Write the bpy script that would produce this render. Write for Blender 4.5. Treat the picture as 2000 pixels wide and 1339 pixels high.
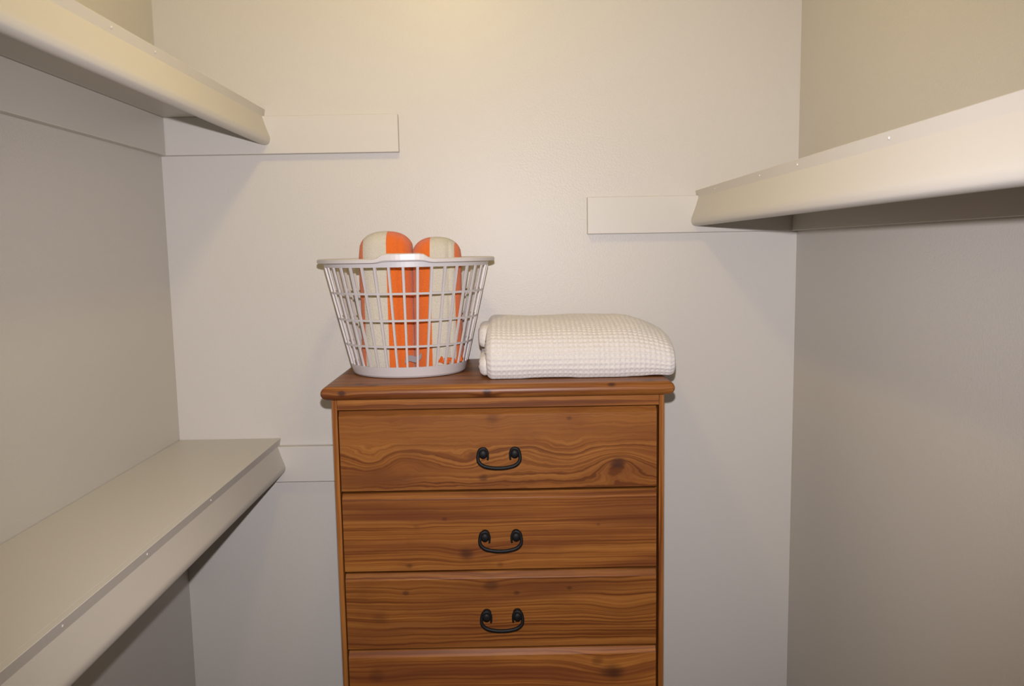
import bpy, bmesh, math, random
from mathutils import Vector, Matrix, noise as mnoise

for o in list(bpy.data.objects):
    bpy.data.objects.remove(o)
scene = bpy.context.scene
COL = scene.collection
PI = math.pi
H = 1.42            # eye height of the photographer; heights below are written relative to it where handy

# ------------------------------------------------------------------ camera
def cam_basis():
    pitch, yaw, roll = 0.114568, 0.004047, -0.017154
    fwd = Vector((math.sin(yaw)*math.cos(pitch), math.cos(yaw)*math.cos(pitch), -math.sin(pitch)))
    right = Vector((math.cos(yaw), -math.sin(yaw), 0))
    up = right.cross(fwd)
    r = math.cos(roll)*right + math.sin(roll)*up
    u = -math.sin(roll)*right + math.cos(roll)*up
    return fwd, r, u
fwd, rgt, upv = cam_basis()
camd = bpy.data.cameras.new('camera')
cam = bpy.data.objects.new('camera', camd)
COL.objects.link(cam)
M = Matrix((rgt, upv, -fwd)).transposed().to_4x4()
M.translation = (0, 0, H)
cam.matrix_world = M
camd.sensor_fit = 'HORIZONTAL'
camd.sensor_width = 36.0
camd.lens = 1593.8/2000*36.0
camd.clip_start = 0.02
scene.camera = cam

# ------------------------------------------------------------------ world, lights, exposure
world = bpy.data.worlds.new('world')
scene.world = world
world.use_nodes = True
world.node_tree.nodes['Background'].inputs[0].default_value = (0.68, 0.80, 1.0, 1)   # even daylight of the room behind the open door
world.node_tree.nodes['Background'].inputs[1].default_value = 0.45
scene.view_settings.view_transform = 'Standard'
scene.view_settings.look = 'None'
scene.view_settings.gamma = 1.0
scene.view_settings.use_curve_mapping = False
scene.view_settings.exposure = 0.0

FLASH_W = 97.0
LAMP_L = 73.0
# the camera's flash, a small head just above the lens
fl = bpy.data.lights.new('camera_flash', 'SPOT')
fl.shadow_soft_size = 0.009
fl.spot_size = math.radians(93)
fl.spot_blend = 0.90
fl.energy = FLASH_W
fl.color = (0.955, 0.91, 0.985)
flo = bpy.data.objects.new('camera_flash', fl)
COL.objects.link(flo)
Mf = Matrix((rgt, upv, -fwd)).transposed().to_4x4()
Mf.translation = (0.0, 0.02, H+0.080)
flo.matrix_world = Mf

# ------------------------------------------------------------------ materials
class NT:
    def __init__(self, name):
        self.m = bpy.data.materials.new(name)
        self.m.use_nodes = True
        self.t = self.m.node_tree
        self.b = self.t.nodes['Principled BSDF']
    def n(self, typ, **kw):
        nd = self.t.nodes.new(typ)
        for k, v in kw.items():
            setattr(nd, k, v)
        return nd
    def l(self, a, b):
        self.t.links.new(a, b)
    def val(self, x, sock):
        if isinstance(x, (int, float)):
            sock.default_value = x
        else:
            self.l(x, sock)
    def math(self, op, a, b=0.0, c=None, clamp=False):
        nd = self.n('ShaderNodeMath', operation=op, use_clamp=clamp)
        self.val(a, nd.inputs[0]); self.val(b, nd.inputs[1])
        if c is not None: self.val(c, nd.inputs[2])
        return nd.outputs[0]
    def xyz(self, x, y, z):
        nd = self.n('ShaderNodeCombineXYZ')
        self.val(x, nd.inputs[0]); self.val(y, nd.inputs[1]); self.val(z, nd.inputs[2])
        return nd.outputs[0]
    def obj(self):
        tc = self.n('ShaderNodeTexCoord')
        sp = self.n('ShaderNodeSeparateXYZ')
        self.l(tc.outputs['Object'], sp.inputs[0])
        return tc.outputs['Object'], sp.outputs[0], sp.outputs[1], sp.outputs[2]
    def noise(self, vec, scale, detail=2.0, rough=0.5, dist=0.0):
        nd = self.n('ShaderNodeTexNoise')
        self.l(vec, nd.inputs['Vector'])
        nd.inputs['Scale'].default_value = scale
        nd.inputs['Detail'].default_value = detail
        nd.inputs['Roughness'].default_value = rough
        nd.inputs['Distortion'].default_value = dist
        return nd.outputs['Fac']
    def ramp(self, fac, stops, interp='LINEAR'):
        nd = self.n('ShaderNodeValToRGB')
        cr = nd.color_ramp
        cr.interpolation = interp
        while len(cr.elements) < len(stops): cr.elements.new(0.5)
        for e, (p, c) in zip(cr.elements, stops):
            e.position = p; e.color = (*c, 1)
        self.val(fac, nd.inputs[0])
        return nd.outputs[0]
    def mix(self, fac, a, b, blend='MIX'):
        nd = self.n('ShaderNodeMix', data_type='RGBA', blend_type=blend)
        self.val(fac, nd.inputs[0])
        for s, v in ((nd.inputs[6], a), (nd.inputs[7], b)):
            if isinstance(v, tuple): s.default_value = (*v, 1)
            else: self.l(v, s)
        return nd.outputs[2]
    def smooth(self, v, lo, hi):
        nd = self.n('ShaderNodeMapRange', interpolation_type='SMOOTHSTEP')
        self.val(v, nd.inputs[0]); nd.inputs[1].default_value = lo; nd.inputs[2].default_value = hi
        return nd.outputs[0]
    def bump(self, h, strength, dist):
        nd = self.n('ShaderNodeBump')
        nd.inputs['Strength'].default_value = strength
        nd.inputs['Distance'].default_value = dist
        self.l(h, nd.inputs['Height'])
        self.l(nd.outputs[0], self.b.inputs['Normal'])
    def set(self, col=None, rough=None, spec=None, metal=None):
        if col is not None:
            if isinstance(col, tuple): self.b.inputs['Base Color'].default_value = (*col, 1)
            else: self.l(col, self.b.inputs['Base Color'])
        if rough is not None: self.val(rough, self.b.inputs['Roughness'])
        if spec is not None: self.b.inputs['Specular IOR Level'].default_value = spec
        if metal is not None: self.b.inputs['Metallic'].default_value = metal
        return self.m

def paint(name, col, rough, stipple, scale=260.0):
    t = NT(name)
    v, x, y, z = t.obj()
    n1 = t.noise(v, 3.0, 3)
    c = t.ramp(n1, [(0.3, tuple(k*0.985 for k in col)), (0.7, col)])
    t.set(c, rough, 0.4)
    if stipple > 0:
        h = t.noise(v, scale, 2, 0.55)
        t.bump(h, stipple, 0.0015)
    return t.m
M_WALL = paint('wall_paint', (0.56, 0.530, 0.470), 0.42, 0.22)
M_CEIL = paint('ceiling_paint', (0.56, 0.53, 0.47), 0.8, 0.3)
M_TRIM = paint('trim_paint', (0.565, 0.535, 0.474), 0.40, 0.03, 90.0)

def carpet():
    t = NT('carpet')
    v, x, y, z = t.obj()
    n1 = t.noise(v, 220.0, 3)
    t.set(t.ramp(n1, [(0.3, (0.42, 0.37, 0.30)), (0.7, (0.58, 0.52, 0.43))]), 0.95, 0.1)
    t.bump(n1, 0.6, 0.004)
    return t.m
M_FLOOR = carpet()

def wood(name, knots, seed, along='x', warp=0.016, dark=0.5, gain=1.0, patches=(), ring=190.0, fine=0.006, calm=0.0, fu=14.0, spec=0.18):
    """pine with growth lines running along one axis; knots = (u, v, radius, darkness, bulge)"""
    t = NT(name)
    vec, x, y, z = t.obj()
    if along == 'x':
        u, v = x, t.math('ADD', z, t.math('MULTIPLY', y, 0.35))
    elif along == 'xy':
        u, v = x, t.math('ADD', y, z)
    else:
        u, v = z, t.math('ADD', x, t.math('MULTIPLY', y, 0.35))
    # slow waviness of the growth lines
    w1 = t.noise(t.xyz(t.math('MULTIPLY', u, 2.6), seed*3.1, t.math('MULTIPLY', v, 11.0)), 1.0, 2, 0.45)
    w2 = t.noise(t.xyz(t.math('MULTIPLY', u, fu), seed*1.7+5, t.math('MULTIPLY', v, fu*2.0)), 1.0, 2)
    phi = t.math('ADD', v, t.math('MULTIPLY', t.math('SUBTRACT', w1, 0.5), warp*3.2))
    phi = t.math('ADD', phi, t.math('MULTIPLY', t.math('SUBTRACT', w2, 0.5), fine))
    kmask = None
    for (ku, kv, kr, kd, kb) in knots:
        du = t.math('SUBTRACT', u, ku); dv = t.math('SUBTRACT', v, kv)
        a = t.math('DIVIDE', du, kr*4.2); b = t.math('DIVIDE', dv, kr*2.2)
        d2 = t.math('ADD', t.math('MULTIPLY', a, a), t.math('MULTIPLY', b, b))
        e = t.math('POWER', 2.718, t.math('MULTIPLY', d2, -1.0))
        phi = t.math('ADD', phi, t.math('MULTIPLY', e, kb))
        a = t.math('DIVIDE', du, kr*1.35); b = t.math('DIVIDE', dv, kr)
        d = t.math('SQRT', t.math('ADD', t.math('MULTIPLY', a, a), t.math('MULTIPLY', b, b)))
        d = t.math('ADD', d, t.math('MULTIPLY', t.math('SUBTRACT', w2, 0.5), 1.9))
        k = t.math('MULTIPLY', t.math('SUBTRACT', 1.0, t.smooth(d, 0.25, 1.35)), kd)
        kmask = k if kmask is None else t.math('MAXIMUM', kmask, k)
    r1 = t.noise(t.xyz(t.math('MULTIPLY', u, 1.5), seed, t.math('MULTIPLY', phi, ring)), 1.0, 2, 0.5)
    if calm > 0:
        keep = t.math('SUBTRACT', 1.0, t.math('MULTIPLY', t.smooth(v, 0.002, 0.022), calm))
        r1 = t.math('ADD', t.math('MULTIPLY', t.math('SUBTRACT', r1, 0.52), keep), 0.52)
    r2 = t.noise(t.xyz(t.math('MULTIPLY', u, 9.0), seed+9, t.math('MULTIPLY', phi, 520.0)), 1.0, 2, 0.6)
    band = t.noise(t.xyz(t.math('MULTIPLY', u, 2.2), seed+4, t.math('MULTIPLY', phi, 24.0)), 1.0, 2, 0.5)
    blot = t.noise(t.xyz(t.math('MULTIPLY', u, 9.0), seed+7, t.math('MULTIPLY', v, 16.0)), 1.0, 3, 0.55)
    g = gain
    base = t.ramp(r1, [(0.33, (0.130*g, 0.038*g, 0.0075*g)), (0.46, (0.235*g, 0.079*g, 0.0145*g)), (0.64, (0.325*g, 0.124*g, 0.0255*g))])
    red = t.mix(t.math('MULTIPLY', t.smooth(band, 0.46, 0.70), dark), base, (0.125*g, 0.033*g, 0.0115*g))
    c = t.mix(t.math('MULTIPLY', t.smooth(blot, 0.48, 0.72), 0.32), red, (0.150*g, 0.046*g, 0.012*g))
    c = t.mix(t.math('MULTIPLY', t.smooth(r2, 0.45, 0.75), 0.28), c, (0.080, 0.024, 0.007))
    for (pu, pv, ru, rv, st) in patches:
        a = t.math('DIVIDE', t.math('SUBTRACT', u, pu), ru); b = t.math('DIVIDE', t.math('SUBTRACT', v, pv), rv)
        d2 = t.math('ADD', t.math('MULTIPLY', a, a), t.math('MULTIPLY', b, b))
        e = t.math('POWER', 2.718, t.math('MULTIPLY', d2, -1.0))
        c = t.mix(t.math('MULTIPLY', e, t.math('MULTIPLY', t.smooth(r1, 0.2, 0.7), st)), c, (0.088, 0.024, 0.0095))
    if kmask is not None:
        c = t.mix(kmask, c, (0.045, 0.0155, 0.0080))
    t.set(c, 0.40, spec)
    t.bump(r1, 0.06, 0.001)
    return t.m

def stripes(name, bounds):
    """terry towel: list of (x edge, is_orange to the right of it); first colour is orange below the first edge"""
    t = NT(name)
    v, x, y, z = t.obj()
    wob = t.noise(v, 30.0, 2)
    xx = t.math('ADD', x, t.math('MULTIPLY', t.math('SUBTRACT', wob, 0.5), 0.0015))
    cream = (0.58, 0.54, 0.44); orange = (0.72, 0.150, 0.022)
    c = t.mix(0.0, orange, cream)
    cur = None
    fac = None
    for xe, is_or in bounds:
        s = t.smooth(xx, xe-0.0006, xe+0.0006)
        if fac is None:
            fac = s if not is_or else t.math('SUBTRACT', 1.0, s)
        else:
            fac = t.math('MAXIMUM', fac, s) if not is_or else t.math('MULTIPLY', fac, t.math('SUBTRACT', 1.0, s))
    c = t.mix(fac, orange, cream)
    n = t.noise(v, 420.0, 3, 0.6)
    c2 = t.mix(0.16, c, t.ramp(n, [(0.3, (0.35, 0.33, 0.3)), (0.7, (1, 1, 1))]), 'MULTIPLY')
    t.set(c2, 0.95, 0.1)
    t.b.inputs['Sheen Weight'].default_value = 0.25
    t.bump(n, 0.7, 0.003)
    return t.m

def plain(name, col, rough=0.5, spec=0.5, metal=0.0, n=0.04, scale=25.0):
    t = NT(name)
    v, x, y, z = t.obj()
    f = t.noise(v, scale, 3)
    t.set(t.ramp(f, [(0.3, tuple(k*(1-n) for k in col)), (0.7, tuple(min(1, k*(1+n)) for k in col))]), rough, spec, metal)
    return t.m
M_PLASTIC = plain('white_plastic', (0.54, 0.505, 0.48), 0.36, 0.5, 0, 0.01)
M_IRON = plain('black_iron', (0.0065, 0.0062, 0.0062), 0.5, 0.2, 0.0, 0.2, 120)
def blanket_mat():
    t = NT('waffle_cotton')
    v, x, y, z = t.obj()
    f = t.noise(v, 500.0, 2)
    t.set(t.ramp(f, [(0.3, (0.57, 0.535, 0.485)), (0.7, (0.66, 0.625, 0.575))]), 0.9, 0.15)
    t.b.inputs['Sheen Weight'].default_value = 0.2
    return t.m
M_BLANKET = blanket_mat()
M_TAG = plain('grey_tag', (0.24, 0.21, 0.21), 0.7)
M_DOOR = paint('door_paint', (0.82, 0.79, 0.73), 0.35, 0.02, 60)
M_BRASS = plain('brass', (0.6, 0.42, 0.16), 0.3, 0.5, 1.0)

# ------------------------------------------------------------------ mesh helpers
def link(name, me, mat, parent=None, loc=(0, 0, 0), smooth=False):
    o = bpy.data.objects.new(name, me)
    COL.objects.link(o)
    if mat is not None and not me.materials: me.materials.append(mat)
    o.location = loc
    if parent is not None: o.parent = parent
    if smooth:
        for p in me.polygons: p.use_smooth = True
    return o
def pyd(name, verts, faces):
    me = bpy.data.meshes.new(name)
    me.from_pydata([tuple(v) for v in verts], [], faces)
    me.update()
    bm = bmesh.new(); bm.from_mesh(me)
    bmesh.ops.recalc_face_normals(bm, faces=bm.faces)
    bm.to_mesh(me); bm.free()
    return me
def box_mesh(name, x0, x1, y0, y1, z0, z1, bevel=0.0, seg=2):
    bm = bmesh.new()
    bmesh.ops.create_cube(bm, size=1.0)
    for v in bm.verts:
        v.co = Vector((x0 if v.co.x < 0 else x1, y0 if v.co.y < 0 else y1, z0 if v.co.z < 0 else z1))
    if bevel > 0:
        bmesh.ops.bevel(bm, geom=list(bm.edges), offset=bevel, segments=seg, profile=0.5, affect='EDGES')
    me = bpy.data.meshes.new(name); bm.to_mesh(me); bm.free()
    return me
def box(name, b, mat, parent=None, bevel=0.0, loc=(0, 0, 0)):
    return link(name, box_mesh(name, *b, bevel=bevel), mat, parent, loc)
def prism_y(name, prof, y0, y1):
    """closed x-z outline run along y"""
    n = len(prof)
    v = [(x, y0, z) for x, z in prof]+[(x, y1, z) for x, z in prof]
    f = [(i, (i+1) % n, n+(i+1) % n, n+i) for i in range(n)]
    f += [tuple(range(n)), tuple(range(2*n-1, n-1, -1))]
    return pyd(name, v, f)
def prism_x(name, prof, x0, x1):
    n = len(prof)
    v = [(x0, y, z) for y, z in prof]+[(x1, y, z) for y, z in prof]
    f = [(i, (i+1) % n, n+(i+1) % n, n+i) for i in range(n)]
    f += [tuple(range(n)), tuple(range(2*n-1, n-1, -1))]
    return pyd(name, v, f)
def catmull(pts, sub, closed=False):
    P = [Vector(p) for p in pts]; n = len(P); out = []
    rng = range(n) if closed else range(n-1)
    for i in rng:
        if closed: a, b, c, d = P[i-1], P[i], P[(i+1) % n], P[(i+2) % n]
        else: a, b, c, d = P[max(i-1, 0)], P[i], P[i+1], P[min(i+2, n-1)]
        for k in range(sub):
            s = k/sub
            out.append(0.5*((2*b)+(c-a)*s+(2*a-5*b+4*c-d)*s*s+(3*b-a-3*c+d)*s**3))
    if not closed: out.append(P[-1].copy())
    return out
def tube_into(V, F, pts, rad, seg=10, flat=1.0):
    base = len(V); n = len(pts); prev = None
    for i, p in enumerate(pts):
        t = (pts[min(i+1, n-1)]-pts[max(i-1, 0)]).normalized()
        ref = Vector((0, 1, 0)) if prev is None else prev
        a = (ref-t*ref.dot(t))
        if a.length < 1e-4: a = Vector((1, 0, 0))
        a.normalize(); b = t.cross(a); prev = a
        r = rad[i] if isinstance(rad, list) else rad
        for k in range(seg):
            ang = 2*PI*k/seg
            V.append(p+a*math.cos(ang)*r*flat+b*math.sin(ang)*r)
    for i in range(n-1):
        for k in range(seg):
            F.append((base+i*seg+k, base+i*seg+(k+1) % seg, base+(i+1)*seg+(k+1) % seg, base+(i+1)*seg+k))
    F.append(tuple(base+k for k in range(seg)))
    F.append(tuple(base+(n-1)*seg+k for k in reversed(range(seg))))
def lathe_into(V, F, prof, axis_o, ax_r, ax_r2, ax_h, seg=20, cap=True):
    """prof = (radius, height) list, around ax_h"""
    base = len(V); n = len(prof)
    for r, h in prof:
        for k in range(seg):
            a = 2*PI*k/seg
            V.append(axis_o+ax_r*math.cos(a)*r+ax_r2*math.sin(a)*r+ax_h*h)
    for i in range(n-1):
        for k in range(seg):
            F.append((base+i*seg+k, base+i*seg+(k+1) % seg, base+(i+1)*seg+(k+1) % seg, base+(i+1)*seg+k))
    if cap:
        F.append(tuple(base+k for k in reversed(range(seg))))
        F.append(tuple(base+(n-1)*seg+k for k in range(seg)))
def empty(name, loc, label, cat, group=None):
    o = bpy.data.objects.new(name, None)
    COL.objects.link(o); o.location = loc
    o.empty_display_size = 0.05
    o['label'] = label; o['category'] = cat
    if group: o['group'] = group
    return o
def struct(o, label=None):
    o['kind'] = 'structure'
    if label: o['label'] = label
    return o
X3, Y3, Z3 = Vector((1, 0, 0)), Vector((0, 1, 0)), Vector((0, 0, 1))

# ------------------------------------------------------------------ room shell
XL, XR, YB, YF, ZC = -0.771, 0.660, 1.870, -0.62, 2.44
T = 0.10
struct(box('wall_back', (XL-T, XR+T, YB, YB+T, 0, ZC), M_WALL), 'off-white painted back wall of the closet')
struct(box('wall_left', (XL-T, XL, YF-T, YB, 0, ZC), M_WALL), 'off-white painted wall behind the two left shelves')
struct(box('wall_right', (XR, XR+T, YF-T, YB, 0, ZC), M_WALL), 'off-white painted wall below the right shelf')
struct(box('floor', (XL-T, XR+T, YF-T, YB+T, -T, 0), M_FLOOR), 'beige carpeted closet floor')
struct(box('ceiling', (XL-T, XR+T, YF-T, YB+T, ZC, ZC+T), M_CEIL), 'flat off-white closet ceiling')
DX0, DX1, DZ = -0.42, 0.36, 2.03
me = pyd('wall_front', *(lambda V, F: (V, F))(
    [(x, y, z) for y in (YF-T, YF) for x, z in ((XL, 0), (DX0, 0), (DX0, DZ), (DX1, DZ), (DX1, 0), (XR, 0), (XR, ZC), (XL, ZC))],
    [(0, 1, 2, 7), (2, 3, 6, 7), (3, 4, 5, 6), (8, 15, 10, 9), (10, 15, 14, 11), (11, 14, 13, 12)] +
    [(i, 8+i, 8+(i+1) % 8, (i+1) % 8) for i in range(8)]))
struct(link('wall_front', me, M_WALL), 'off-white painted wall around the closet door')
door = struct(box('door_1', (DX0-0.045, DX0-0.005, YF-T-0.775, YF-T-0.004, 0.008, DZ-0.004), M_DOOR, bevel=0.002), 'white closet door standing open')
V, F = [], []
lathe_into(V, F, [(0.026, 0), (0.026, 0.006), (0.011, 0.012), (0.010, 0.03), (0.024, 0.042), (0.027, 0.055), (0.018, 0.066)], Vector((DX0-0.005, YF-T-0.71, 0.98)), Y3, Z3, X3)
link('door_knob', pyd('door_knob', V, F), M_BRASS, door, smooth=True)

# ------------------------------------------------------------------ ceiling lamp (above the frame; its warm light and shadows show)
lamp = empty('ceiling_lamp', (-0.15, 1.14, ZC), 'round glowing globe lamp hanging from the closet ceiling', 'lamp')
V, F = [], []
lathe_into(V, F, [(0.062, 0), (0.062, -0.012), (0.045, -0.03), (0.018, -0.04), (0.016, -0.185), (0.03, -0.195), (0.03, -0.215)], Vector((0, 0, 0)), X3, Y3, Z3)
link('lamp_holder', pyd('lamp_holder', V, F), M_BRASS, lamp, smooth=True)
V, F = [], []
GR = 0.055
lathe_into(V, F, [(GR*math.sin(a), -0.255-GR*math.cos(a)) for a in [0.05+i*(PI-0.45)/14 for i in range(15)]], Vector((0, 0, 0)), X3, Y3, Z3, 24)
tl = NT('lamp_glass')
tl.b.inputs['Emission Color'].default_value = (1.0, 0.755, 0.27, 1)
tl.b.inputs['Emission Strength'].default_value = LAMP_L
link('globe', pyd('globe', V, F), tl.set((0.9, 0.85, 0.75), 0.4), lamp, smooth=True)

# ------------------------------------------------------------------ shelves on the side walls
# moulding outline from the shelf's front top edge: (outwards, height)
MOULD = [(-0.0006, 0.0), (0.0, -0.0008), (-0.0024, -0.0150), (-0.0026, -0.0165), (0.0002, -0.026), (0.005, -0.041), (0.0105, -0.056),
         (0.0128, -0.063), (0.0130, -0.069), (0.0112, -0.075), (0.0070, -0.0785), (0.0010, -0.080), (-0.006, -0.0785), (-0.010, -0.074), (-0.010, -0.0)]
MOULD = MOULD[:4]+[(q.x, q.y) for q in catmull([(x, z, 0) for x, z in MOULD[4:14]], 4)]+MOULD[14:]
def make_shelf(label, side, xwall, xfront, ztop, cleat_end, nails, cz, cleat_top):
    s = empty('wall_shelf', (xfront, 0, ztop), label, 'shelf', 'painted shelves fixed to the closet walls')
    y0, y1 = YF+0.004, YB-0.0008
    d = 1 if side == 'l' else -1          # direction from the wall to the front edge
    xb = xwall-xfront
    e = -0.0105*d
    b = sorted((xb+0.0008*d, e))
    box('board', (b[0], b[1], y0, y1, -0.0165, -0.0004), M_TRIM, s, bevel=0.0006)
    m = prism_y('front_moulding', [(o*d, z) for o, z in MOULD], y0, y1)
    link('front_moulding', m, M_TRIM, s)
    ct = cleat_top-ztop
    cb = cz-ztop
    # along the side wall, then along the back wall
    c = sorted((xb+0.0008*d, xb+0.0175*d))
    box('cleat', (c[0], c[1], y0, y1-0.0185, cb, min(ct, -0.0168)), M_TRIM, s, bevel=0.0012)
    c = sorted((xb+0.0008*d, cleat_end-xfront))
    box('cleat', (c[0], c[1], y1-0.0178, y1, cb, ct), M_TRIM, s, bevel=0.0012)
    V, F = [], []
    lathe_into(V, F, [(0.0020, 0), (0.0019, 0.0008), (0.0010, 0.0013)], Vector((0, 0, 0)), Y3, Z3, X3*d, 8)
    nm = pyd('nail', V, F)
    for yy in nails:
        link('nail', nm, M_TRIM, s, (-0.0012*d, yy, -0.008), True)
    return s
make_shelf('higher of the two left shelves, off-white board with slanted rounded front moulding', 'l', XL, -0.534, H+0.318, -0.237, (0.55, 0.86, 1.16, 1.30), H+0.219, H+0.3015)
make_shelf('lower left wall shelf with its off-white top in view, beside the wooden chest', 'l', XL, -0.536, H-0.4285, -0.237, (0.68, 0.93, 1.16, 1.42), H-0.529, H-0.4455)
make_shelf('off-white shelf on the right wall with a short cleat end beside it', 'r', XR, 0.428, H+0.124, 0.182, (0.66, 0.93, 1.22, 1.40, 1.70), H+0.0305, H+0.1125)

# ------------------------------------------------------------------ chest of drawers
TOPZ = H-0.2495
CX = -0.0220
chest = empty('chest_of_drawers', (CX, 1.68, 0), 'tall narrow knotty pine chest of drawers with black iron handles', 'chest')
def cl(z): return z+H           # relative height -> world
FY = 1.5125-1.68                # body front in chest space
BYk = 1.8615-1.68
BW = 0.3130                     # half width of the body
w_top = wood('pine_top', [(-0.262, -0.150, 0.010, 0.75, 0.01), (-0.29, -0.1935, 0.006, 0.9, 0.004), (-0.235, -0.168, 0.008, 0.6, 0.006),
                          (-0.02, -0.196, 0.006, 0.9, 0.004), (0.212, -0.183, 0.006, 0.9, 0.004), (0.285, -0.165, 0.010, 0.55, 0.008)], 2.3, 'xy', 0.006, 0.6, 0.92, spec=0.36)
w_side = wood('pine_side', [(0.05, 0.45, 0.012, 0.6, 0.01)], 6.1, 'z', 0.008, 0.35)
w_rail = wood('pine_rail', [(-0.235, 0.0, 0.005, 0.6, 0.003), (-0.222, -0.006, 0.005, 0.5, 0.003)], 8.4, 'x', 0.006, 0.3)
w_body = wood('pine_inside', [], 4.4, 'x', 0.01, 0.6, 0.5)
# top: slab with a full bullnose at front and sides
def bullnose_slab():
    hw, y0, y1, th = 0.3310, 1.4970-1.68, 1.8620-1.68, 0.0265
    r = th/2
    V, F = [], []
    rings = []
    seg = 10
    cr = 0.006
    for i in range(seg+1):
        a = -PI/2+PI*i/seg
        ins = r*(1-math.cos(a)); z = -r+r*math.sin(a)
        loop = []
        x_, ya = hw-ins, y0+ins
        c_ = cr
        pts = [(-x_, y1)]
        for k in range(6):
            b = PI+PI/2*k/5
            pts.append((-x_+c_+c_*math.cos(b), ya+c_+c_*math.sin(b)))
        for k in range(6):
            b = 1.5*PI+PI/2*k/5
            pts.append((x_-c_+c_*math.cos(b), ya+c_+c_*math.sin(b)))
        pts.append((x_, y1))
        rings.append([len(V)+j for j in range(len(pts))])
        V += [(px, py, z) for px, py in pts]
    n = len(rings[0])
    for i in range(seg):
        for j in range(n):
            F.append((rings[i][j], rings[i][(j+1) % n], rings[i+1][(j+1) % n], rings[i+1][j]))
    F.append(tuple(reversed(rings[0]))); F.append(tuple(rings[-1]))
    return pyd('top', V, F)
me = bullnose_slab()
for p in me.polygons: p.use_smooth = len(p.vertices) == 4
link('top', me, w_top, chest, (0, 0, TOPZ))
topb = TOPZ-0.0265
for s in (-1, 1):
    xs = sorted((s*BW, s*(BW-0.0095)))
    box('side_panel', (xs[0], xs[1], FY, BYk, -topb/2+0.0, topb/2-0.0002), w_side, chest, 0.0008, (0, 0, topb/2))
box('back_panel', (-BW+0.0098, BW-0.0098, BYk-0.008, BYk, 0.05-0.6, topb-0.0005-0.6), w_body, chest, 0.0, (0, 0, 0.6))
box('rail', (-BW+0.0098, BW-0.0098, FY+0.0005, FY+0.03, -0.010, 0.0098), w_rail, chest, 0.0008, (0, 0, topb-0.0100))
box('carcass', (-BW+0.0098, BW-0.0098, FY+0.0235, BYk-0.0085, -0.46, 0.46), w_body, chest, 0.0, (0, 0, topb-0.0205-0.47))
box('plinth', (-BW+0.0098, BW-0.0098, FY+0.006, FY+0.024, 0.0005-0.06, 0.058), w_rail, chest, 0.001, (0, 0, 0.06))

def drawer_mesh(hw, h):
    """front with a chamfered finger edge along the top; local origin at the face centre"""
    hh = h/2
    c = 0.0012
    prof = [(0.0, -hh+c), (c, -hh), (0.020, -hh), (0.020, hh), (0.0080, hh), (0.0070, hh-0.0008), (0.0004, hh-0.0105), (0.0, hh-0.0115)]
    me = prism_x('drawer', prof, -hw, hw)
    return me
def handle_mesh():
    V, F = [], []
    sp = 0.0310
    yo = -0.016
    for s in (-1, 1):
        o = Vector((s*sp, 0, 0))
        lathe_into(V, F, [(0.0092, 0.0), (0.0092, -0.002), (0.0055, -0.0035), (0.0050, -0.011), (0.0078, -0.0125), (0.0088, -0.017), (0.0080, -0.0205), (0.0045, -0.0222)], o, X3, Z3, Y3, 18)
    # one wire: curl on the inner side of each post, over its top, down the outer side and across as the bail
    L = [(-sp+0.0085, yo, -0.0115), (-sp+0.0092, yo, -0.006), (-sp+0.0088, yo, 0.001), (-sp+0.0058, yo, 0.0075), (-sp, yo, 0.0098),
         (-sp-0.0065, yo, 0.0070), (-sp-0.0092, yo, 0.0005), (-sp-0.0103, yo-0.001, -0.0085), (-sp-0.0080, yo-0.002, -0.0160), (-sp+0.001, yo-0.003, -0.0228), (-0.014, yo-0.004, -0.0262), (0, yo-0.004, -0.0270)]
    P = L+[(-x, y, z) for x, y, z in reversed(L[:-1])]
    pts = catmull(P, 5)
    n = len(pts); rad = []
    for i, p in enumerate(pts):
        s = i/(n-1)
        e = min(s, 1-s)
        rad.append(0.0019+0.0016*min(1, e/0.22))
    tube_into(V, F, pts, rad, 10)
    V = [Vector((q.x*0.955, q.y, q.z)) for q in V]
    me = pyd('handle', V, F)
    for p in me.polygons: p.use_smooth = True
    return me
HM = handle_mesh()
HM.materials.append(M_IRON)
DR = [(-0.2985, -0.4535), (-0.4595, -0.6120), (-0.6180, -0.7690), (-0.7750, -0.9270), (-0.9330, -1.0850), (-1.0910, -1.2430)]
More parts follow.
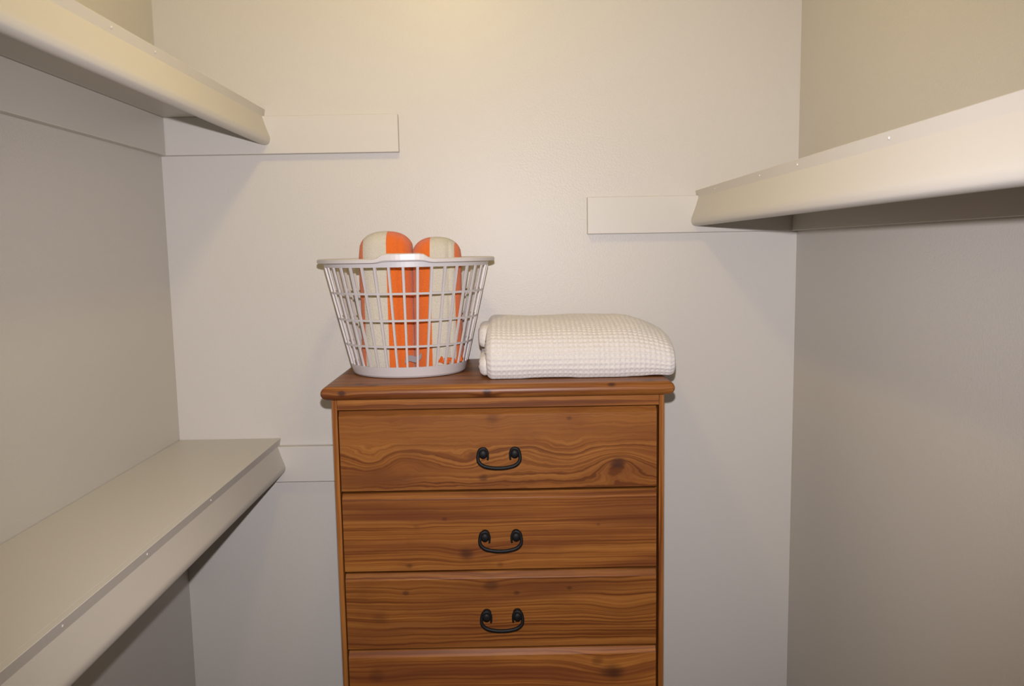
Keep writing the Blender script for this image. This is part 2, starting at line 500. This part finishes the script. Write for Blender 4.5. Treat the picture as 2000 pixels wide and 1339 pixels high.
KN = [
    dict(knots=[(0.228, -0.032, 0.0120, 0.85, -0.040), (-0.008, 0.058, 0.010, 0.35, 0.006), (-0.030, -0.055, 0.007, 0.55, 0.004), (0.135, 0.058, 0.004, 0.5, 0.002),
                (-0.235, -0.018, 0.011, 0.0, 0.020), (-0.185, -0.020, 0.009, 0.0, -0.018), (-0.07, -0.022, 0.010, 0.0, 0.014), (0.045, -0.012, 0.009, 0.0, -0.014), (0.13, 0.0, 0.010, 0.0, 0.014)],
         seed=1.3, gain=0.86, warp=0.005, dark=0.45, fine=0.013, fu=26.0, ring=230.0, calm=0.72, patches=[(-0.24, -0.056, 0.11, 0.022, 0.8), (0.26, -0.045, 0.08, 0.02, 0.55)]),
    dict(knots=[(-0.066, -0.045, 0.0125, 0.72, 0.012), (-0.16, 0.012, 0.006, 0.25, 0.003), (-0.105, 0.026, 0.004, 0.5, 0.002), (-0.175, -0.066, 0.005, 0.5, 0.003), (0.0, -0.066, 0.006, 0.4, 0.003), (0.188, 0.01, 0.004, 0.4, 0.002)],
         seed=12.9, gain=0.92, warp=0.005, dark=0.6, ring=230.0, fine=0.004, patches=[(-0.2, 0.045, 0.16, 0.02, 0.6), (0.25, 0.03, 0.1, 0.025, 0.4)]),
    dict(knots=[(-0.020, 0.050, 0.0105, 0.5, 0.008), (0.030, 0.034, 0.005, 0.6, 0.003), (0.132, 0.042, 0.004, 0.6, 0.003), (-0.184, 0.038, 0.005, 0.6, 0.003), (-0.235, -0.014, 0.012, 0.3, 0.005), (0.235, 0.0, 0.012, 0.05, 0.012)],
         seed=23.2, gain=0.88, warp=0.007, dark=0.55, ring=200.0, patches=[(0.08, 0.046, 0.2, 0.016, 0.8)]),
    dict(knots=[(0.217, 0.025, 0.019, 0.8, 0.02), (0.185, 0.05, 0.009, 0.4, 0.004), (-0.245, 0.026, 0.012, 0.35, 0.005)], seed=34.6, gain=1.12, warp=0.005, dark=0.8, ring=230.0, patches=[(-0.2, 0.03, 0.2, 0.04, 0.5)]),
    dict(knots=[(-0.12, 0.02, 0.012, 0.6, 0.012)], seed=45.1, warp=0.008, dark=0.5),
    dict(knots=[(0.15, -0.02, 0.012, 0.6, 0.012)], seed=56.7, warp=0.008, dark=0.5)]
WD = ['top drawer of the chest', 'second drawer from the top', 'third drawer from the top', 'fourth drawer from the top, cut by the picture edge', 'fifth drawer from the top', 'bottom drawer of the chest']
for i, (zt, zb) in enumerate(DR):
    h = zt-zb
    zc = cl((zt+zb)/2)
    d = link('drawer', drawer_mesh(0.2995, h), wood('pine_drawer', **KN[i]), chest, (-0.0010, FY-0.0012, zc))
    hz = h/2-(0.0815 if i < 3 else 0.094)
    link('handle', HM, M_IRON, d, (0.0010, -0.0003, hz))

# ------------------------------------------------------------------ laundry basket
BC = Vector((-0.2070, 1.689, TOPZ+0.0006))
BH = 0.2350
basket = empty('laundry_basket', tuple(BC), 'white plastic slatted laundry basket standing on the chest', 'basket')
def wall_r(z):          # half axes of the basket wall at height z above the chest top
    s = max(0.0, min(1.0, z/0.22))
    return 0.1135+(0.1650-0.1135)*s, 0.1015+(0.1540-0.1015)*s
def ell(rx, ry, a, z): return Vector((rx*math.cos(a), ry*math.sin(a), z))
def ell_loft(name, prof, seg=96, bump=None):
    """prof: closed list of (offset from the wall, z)"""
    V, F = [], []; n = len(prof)
    for k in range(seg):
        a = 2*PI*k/seg
        for off, z in prof:
            rx, ry = wall_r(z)
            dz = bump(a, z) if bump else 0.0
            V.append(ell(rx+off, ry+off, a, z+dz))
    for k in range(seg):
        k2 = (k+1) % seg
        for j in range(n):
            F.append((k*n+j, k2*n+j, k2*n+(j+1) % n, k*n+(j+1) % n))
    return pyd(name, V, F)
def sstep(lo, hi, x):
    t = max(0, min(1, (x-lo)/(hi-lo))); return t*t*(3-2*t)
def grip(a, z):
    m = 0.0
    for c in (-PI/2+0.075, PI/2+0.075):
        d = abs((a-c+PI) % (2*PI)-PI)
        m = max(m, 1-sstep(0.19, 0.31, d))
    return 0.0095*m*sstep(BH-0.012, BH-0.003, z)
rim = ell_loft('rim', [(0.0, 0.2185), (0.0022, 0.2185), (0.0026, 0.2270), (0.0130, 0.2275), (0.0140, 0.2265), (0.0158, 0.2275), (0.0155, 0.2330), (0.0128, BH-0.0002), (0.004, BH), (0.0006, BH-0.0012), (-0.0002, 0.2310)], 128, grip)
link('rim', rim, M_PLASTIC, basket, smooth=False)
NB = 38
for k in range(NB):
    a = -PI/2+2*PI*(k+0.42)/NB
    V = []
    for z in (0.0215, 0.2195):
        rx, ry = wall_r(z)
        p = ell(rx, ry, a, z)
        tan = Vector((-rx*math.sin(a), ry*math.cos(a), 0)).normalized()
        nor = Vector((tan.y, -tan.x, 0))
        hw = 0.0024+0.0005*z/0.22
        for du, dn in ((-hw, -0.0006), (hw, -0.0006), (hw*0.8, 0.0024), (-hw*0.8, 0.0024)):
            V.append(p+tan*du+nor*dn)
    link('bar', pyd('bar', V, [(0, 1, 2, 3), (4, 5, 6, 7), (0, 1, 5, 4), (1, 2, 6, 5), (2, 3, 7, 6), (3, 0, 4, 7)]), M_PLASTIC, basket)
for z in (0.0640, 0.1155, 0.1680):
    r = ell_loft('ring', [(-0.0004, z-0.0023), (0.0022, z-0.0020), (0.0022, z+0.0020), (-0.0004, z+0.0023)], 96)
    link('ring', r, M_PLASTIC, basket)
b = ell_loft('base', [(-0.004, 0.0), (-0.001, 0.0006), (0.0016, 0.004), (0.0026, 0.0225), (-0.0012, 0.0225), (-0.0014, 0.006), (-0.010, 0.003), (-0.010, 0.0)], 96)
bo = link('base', b, M_PLASTIC, basket, smooth=False)
V = [ell(0.104, 0.092, 2*PI*k/64, z) for z in (0.0008, 0.0030) for k in range(64)]
F = [tuple(range(64)), tuple(range(64, 128))]+[(k, (k+1) % 64, 64+(k+1) % 64, 64+k) for k in range(64)]
link('floor_plate', pyd('floor_plate', V, F), M_PLASTIC, bo)

# ------------------------------------------------------------------ two striped towels standing in the basket
def towel(name, label, cx, hw, ztop, dome, bounds, seed, lo, hi, lean=0.0):
    z0 = TOPZ+0.0042
    cy = 1.690
    t = empty(name, (cx, cy, z0), label, 'towel', 'striped towels in the basket')
    hy = 0.052
    Hh = ztop-z0
    V, F = [], []
    seg = 96
    lev = []
    nb = 60
    for i in range(nb+1):
        lev.append((1.0, (Hh-dome)*i/nb))
    for i in range(1, 22):
        s = 1-i/22
        lev.append((s, Hh-dome+dome*(1-s**2.4)**(1/2.4)))
    ex = 2.5
    lev = [(0.90, 0.0), (0.97, 0.002)]+lev[1:]
    for s, z in lev:
        for k in range(seg):
            a = 2*PI*k/seg
            ca, sa = math.cos(a), math.sin(a)
            x = math.copysign(abs(ca)**(2/ex), ca); y = math.copysign(abs(sa)**(2/ex), sa)
            sy = s if s >= 1 else s**0.7
            zz = z/Hh
            wob = 1+0.035*mnoise.noise(Vector((x*1.2+seed, y*1.2, z*14)))+0.05*(1-sstep(0.0, 0.3, zz))
            px, py = x*hw*s*wob, y*hy*sy*wob
            px = max(lo, min(hi, px+lean*(zz-0.5)))
            # overlapping end of the fold: a shallow crease running up the front
            crease = -0.004*math.exp(-((px-hw*0.55)/0.003)**2) if sa < 0 else 0
            V.append(Vector((px, py-crease*(1 if sa < 0 else 0), z)))
    n = len(lev)
    for i in range(n-1):
        for k in range(seg):
            F.append((i*seg+k, i*seg+(k+1) % seg, (i+1)*seg+(k+1) % seg, (i+1)*seg+k))
    F.append(tuple(range(seg))); F.append(tuple((n-1)*seg+k for k in range(seg)))
    m = stripes(name+'_terry', bounds)
    link('folded_body', pyd('folded_body', V, F), m, t, smooth=True)
    return t, m
tw1, m1 = towel('striped_towel', 'taller orange and cream striped towel on the left inside the basket', -0.2475, 0.0560, H+0.0405, 0.048,
                [(-0.0425, False), (0.0060, True), (0.0528, False)], 3.0, -1.0, 0.0532)
tw2, m2 = towel('striped_towel', 'shorter orange and cream striped towel on the right inside the basket', -0.1450, 0.0500, H+0.0275, 0.044,
                [(-0.0095, False), (0.0385, True)], 11.0, -0.0486, 1.0)
# turned-up hem and grey tag at the towel's foot
def crumple(name, x0, x1, y, z, r, seed):
    pts = []
    for i in range(25):
        s = i/24
        pts.append(Vector((x0+(x1-x0)*s, y+0.018*max(0, s-0.55)**1.2*2+0.002*math.sin(seed+s*11), z+0.0035*math.sin(seed*2+s*13))))
    V, F = [], []
    rad = [r*(0.75+0.35*math.sin(seed+s*0.9)) for s in range(25)]
    tube_into(V, F, pts, rad, 10, 0.6)
    return pyd(name, V, F)
mo = plain('orange_terry', (0.62, 0.12, 0.02), 0.95, 0.1, 0, 0.2, 300)
link('hem', crumple('hem', 0.004, 0.050, -0.0545, 0.0235, 0.0075, 1.0), mo, tw2, smooth=True)
V = []
for s in range(7):
    x = -0.066+0.034*s/6
    zz = 0.018+0.004*math.sin(s*1.1)+0.010*s/6
    for dy in (-0.0585, -0.0565):
        V += [Vector((x, dy-0.001*math.sin(s), zz)), Vector((x+0.002, dy+0.001, zz+0.012))]
F = []
for s in range(6):
    a, b_ = s*4, s*4+4
    F += [(a, a+1, b_+1, b_), (a+2, a+3, b_+3, b_+2), (a, a+2, b_+2, b_), (a+1, a+3, b_+3, b_+1)]
F += [(0, 1, 3, 2), (24, 25, 27, 26)]
o = link('care_tag', pyd('care_tag', V, F), M_TAG, tw2)
o['label'] = 'small grey care tag'

# ------------------------------------------------------------------ folded waffle blanket
def waffle_fold(name, prof, x0, x1, cell, rr, hfun, amp, per=5, seed=0.0):
    """closed (y,z) outline carried along x with rounded ends, waffle ridges as real relief"""
    P = [Vector((p[0], p[1], 0)) for p in catmull([(a, b, 0) for a, b in prof], 40, True)]
    n0 = len(P)
    cum = [0.0]
    for i in range(n0): cum.append(cum[-1]+(P[(i+1) % n0]-P[i]).length)
    L = cum[-1]
    nc = round(L/cell); N = nc*per
    loop = []; j = 0
    for i in range(N):
        s = L*i/N
        while cum[j+1] < s: j += 1
        f = (s-cum[j])/(cum[j+1]-cum[j])
        loop.append(P[j].lerp(P[(j+1) % n0], f))
    nor = []
    for i in range(N):
        t = (loop[(i+2) % N]-loop[i-2]).normalized()
        nor.append(Vector((t.y, -t.x, 0)))
    cen = sum(loop, Vector())/N
    if (loop[0]-cen).dot(nor[0]) < 0: nor = [-q for q in nor]
    hy = max(abs(q.x-cen.x) for q in loop); hz = max(abs(q.y-cen.y) for q in loop)
    # stations along x: flat cap, rounded edge, straight run, rounded edge, flat cap
    st = []
    for k in range(10): st.append(('capL', 0.06+0.90*k/10))
    na = 9
    for k in range(na): st.append(('edgeL', k/na*PI/2))
    nx = int(round((x1-x0-2*rr)/cell*per))
    for k in range(nx+1): st.append(('run', k/nx))
    for k in range(1, na+1): st.append(('edgeR', k/na*PI/2))
    for k in reversed(range(10)): st.append(('capR', 0.06+0.90*k/10))
    V, F = [], []
    def ridge(q): return abs(math.cos(PI*q))**3
    for kind, v in st:
        k = 1.0
        if kind == 'run': x, ins = x0+rr+(x1-x0-2*rr)*v, 0.0
        elif kind == 'edgeL': x, ins = x0+rr*(1-math.sin(v)), rr*(1-math.sin(v)) if False else rr*(1-math.cos(PI/2-v)); 
        elif kind == 'edgeR': x, ins = x1-rr*(1-math.sin(v)), rr*(1-math.cos(v))
        elif kind == 'capL': x, ins, k = x0, rr, v
        else: x, ins, k = x1, rr, v
        if kind == 'edgeL':
            x = x0+rr*(1-math.cos(v)); ins = rr*(1-math.sin(v))
        hs = hfun(x)
        for i in range(N):
            q = loop[i]
            y = cen.x+(q.x-cen.x)*(hy-ins)/hy*k
            z = cen.y+(q.y-cen.y)*(hz-ins)/hz*k
            lowf = mnoise.noise(Vector((x*9+seed, y*9, z*9)))*0.0045+mnoise.noise(Vector((x*28+seed, y*28, z*28)))*0.0014
            if kind in ('capL', 'capR'):
                d = amp*max(ridge(y/cell), ridge(z/cell))
                p = Vector((x+(-1 if kind == 'capL' else 1)*(d+lowf), y, z))
            else:
                d = amp*max(ridge(i/per), ridge((x-x0)/cell))+lowf
                p = Vector((x, y+nor[i].x*d, z+nor[i].y*d))
            zz = p.z*(hs if p.z > 0.0 else 1.0)
            V.append(Vector((p.x, p.y, max(0.0006, zz))))
    m = len(st)
    for a in range(m-1):
        for i in range(N):
            F.append((a*N+i, a*N+(i+1) % N, (a+1)*N+(i+1) % N, (a+1)*N+i))
    F.append(tuple(range(N))); F.append(tuple((m-1)*N+i for i in range(N)))
    return pyd(name, V, F)
BX, BY0 = 0.132, 1.548
blanket = empty('folded_blanket', (BX, BY0, TOPZ+0.0004), 'folded cream waffle-weave blanket lying on the chest', 'blanket')
def hmain(x):
    a = sstep(0.075, 0.200, x)
    return 1.0-0.26*a*a
prof = [(0.020, 0.001), (0.004, 0.012), (0.000, 0.032), (0.006, 0.055), (0.026, 0.078), (0.060, 0.093), (0.110, 0.1005), (0.180, 0.103), (0.240, 0.102), (0.275, 0.088),
        (0.285, 0.055), (0.283, 0.020), (0.262, 0.001), (0.180, 0.000), (0.095, 0.000)]
me = waffle_fold('outer_fold', prof, -0.176, 0.190, 0.0098, 0.016, hmain, 0.0026)
link('outer_fold', me, M_BLANKET, blanket, smooth=True)
p2 = [(0.10, 0.052), (0.085, 0.060), (0.088, 0.082), (0.11, 0.094), (0.20, 0.094), (0.25, 0.086), (0.255, 0.062), (0.23, 0.052), (0.16, 0.050)]
me = waffle_fold('inner_fold', p2, -0.192, -0.08, 0.0098, 0.010, lambda x: 1.0, 0.0015, 4, 5.0)
link('inner_fold', me, M_BLANKET, blanket, smooth=True)
p3 = [(0.035, 0.006), (0.020, 0.016), (0.020, 0.032), (0.040, 0.044), (0.12, 0.046), (0.21, 0.044), (0.245, 0.030), (0.235, 0.012), (0.20, 0.006), (0.11, 0.005)]
me = waffle_fold('lower_fold', p3, -0.190, -0.08, 0.0098, 0.012, lambda x: 1.0, 0.0015, 4, 9.0)
link('lower_fold', me, M_BLANKET, blanket, smooth=True)
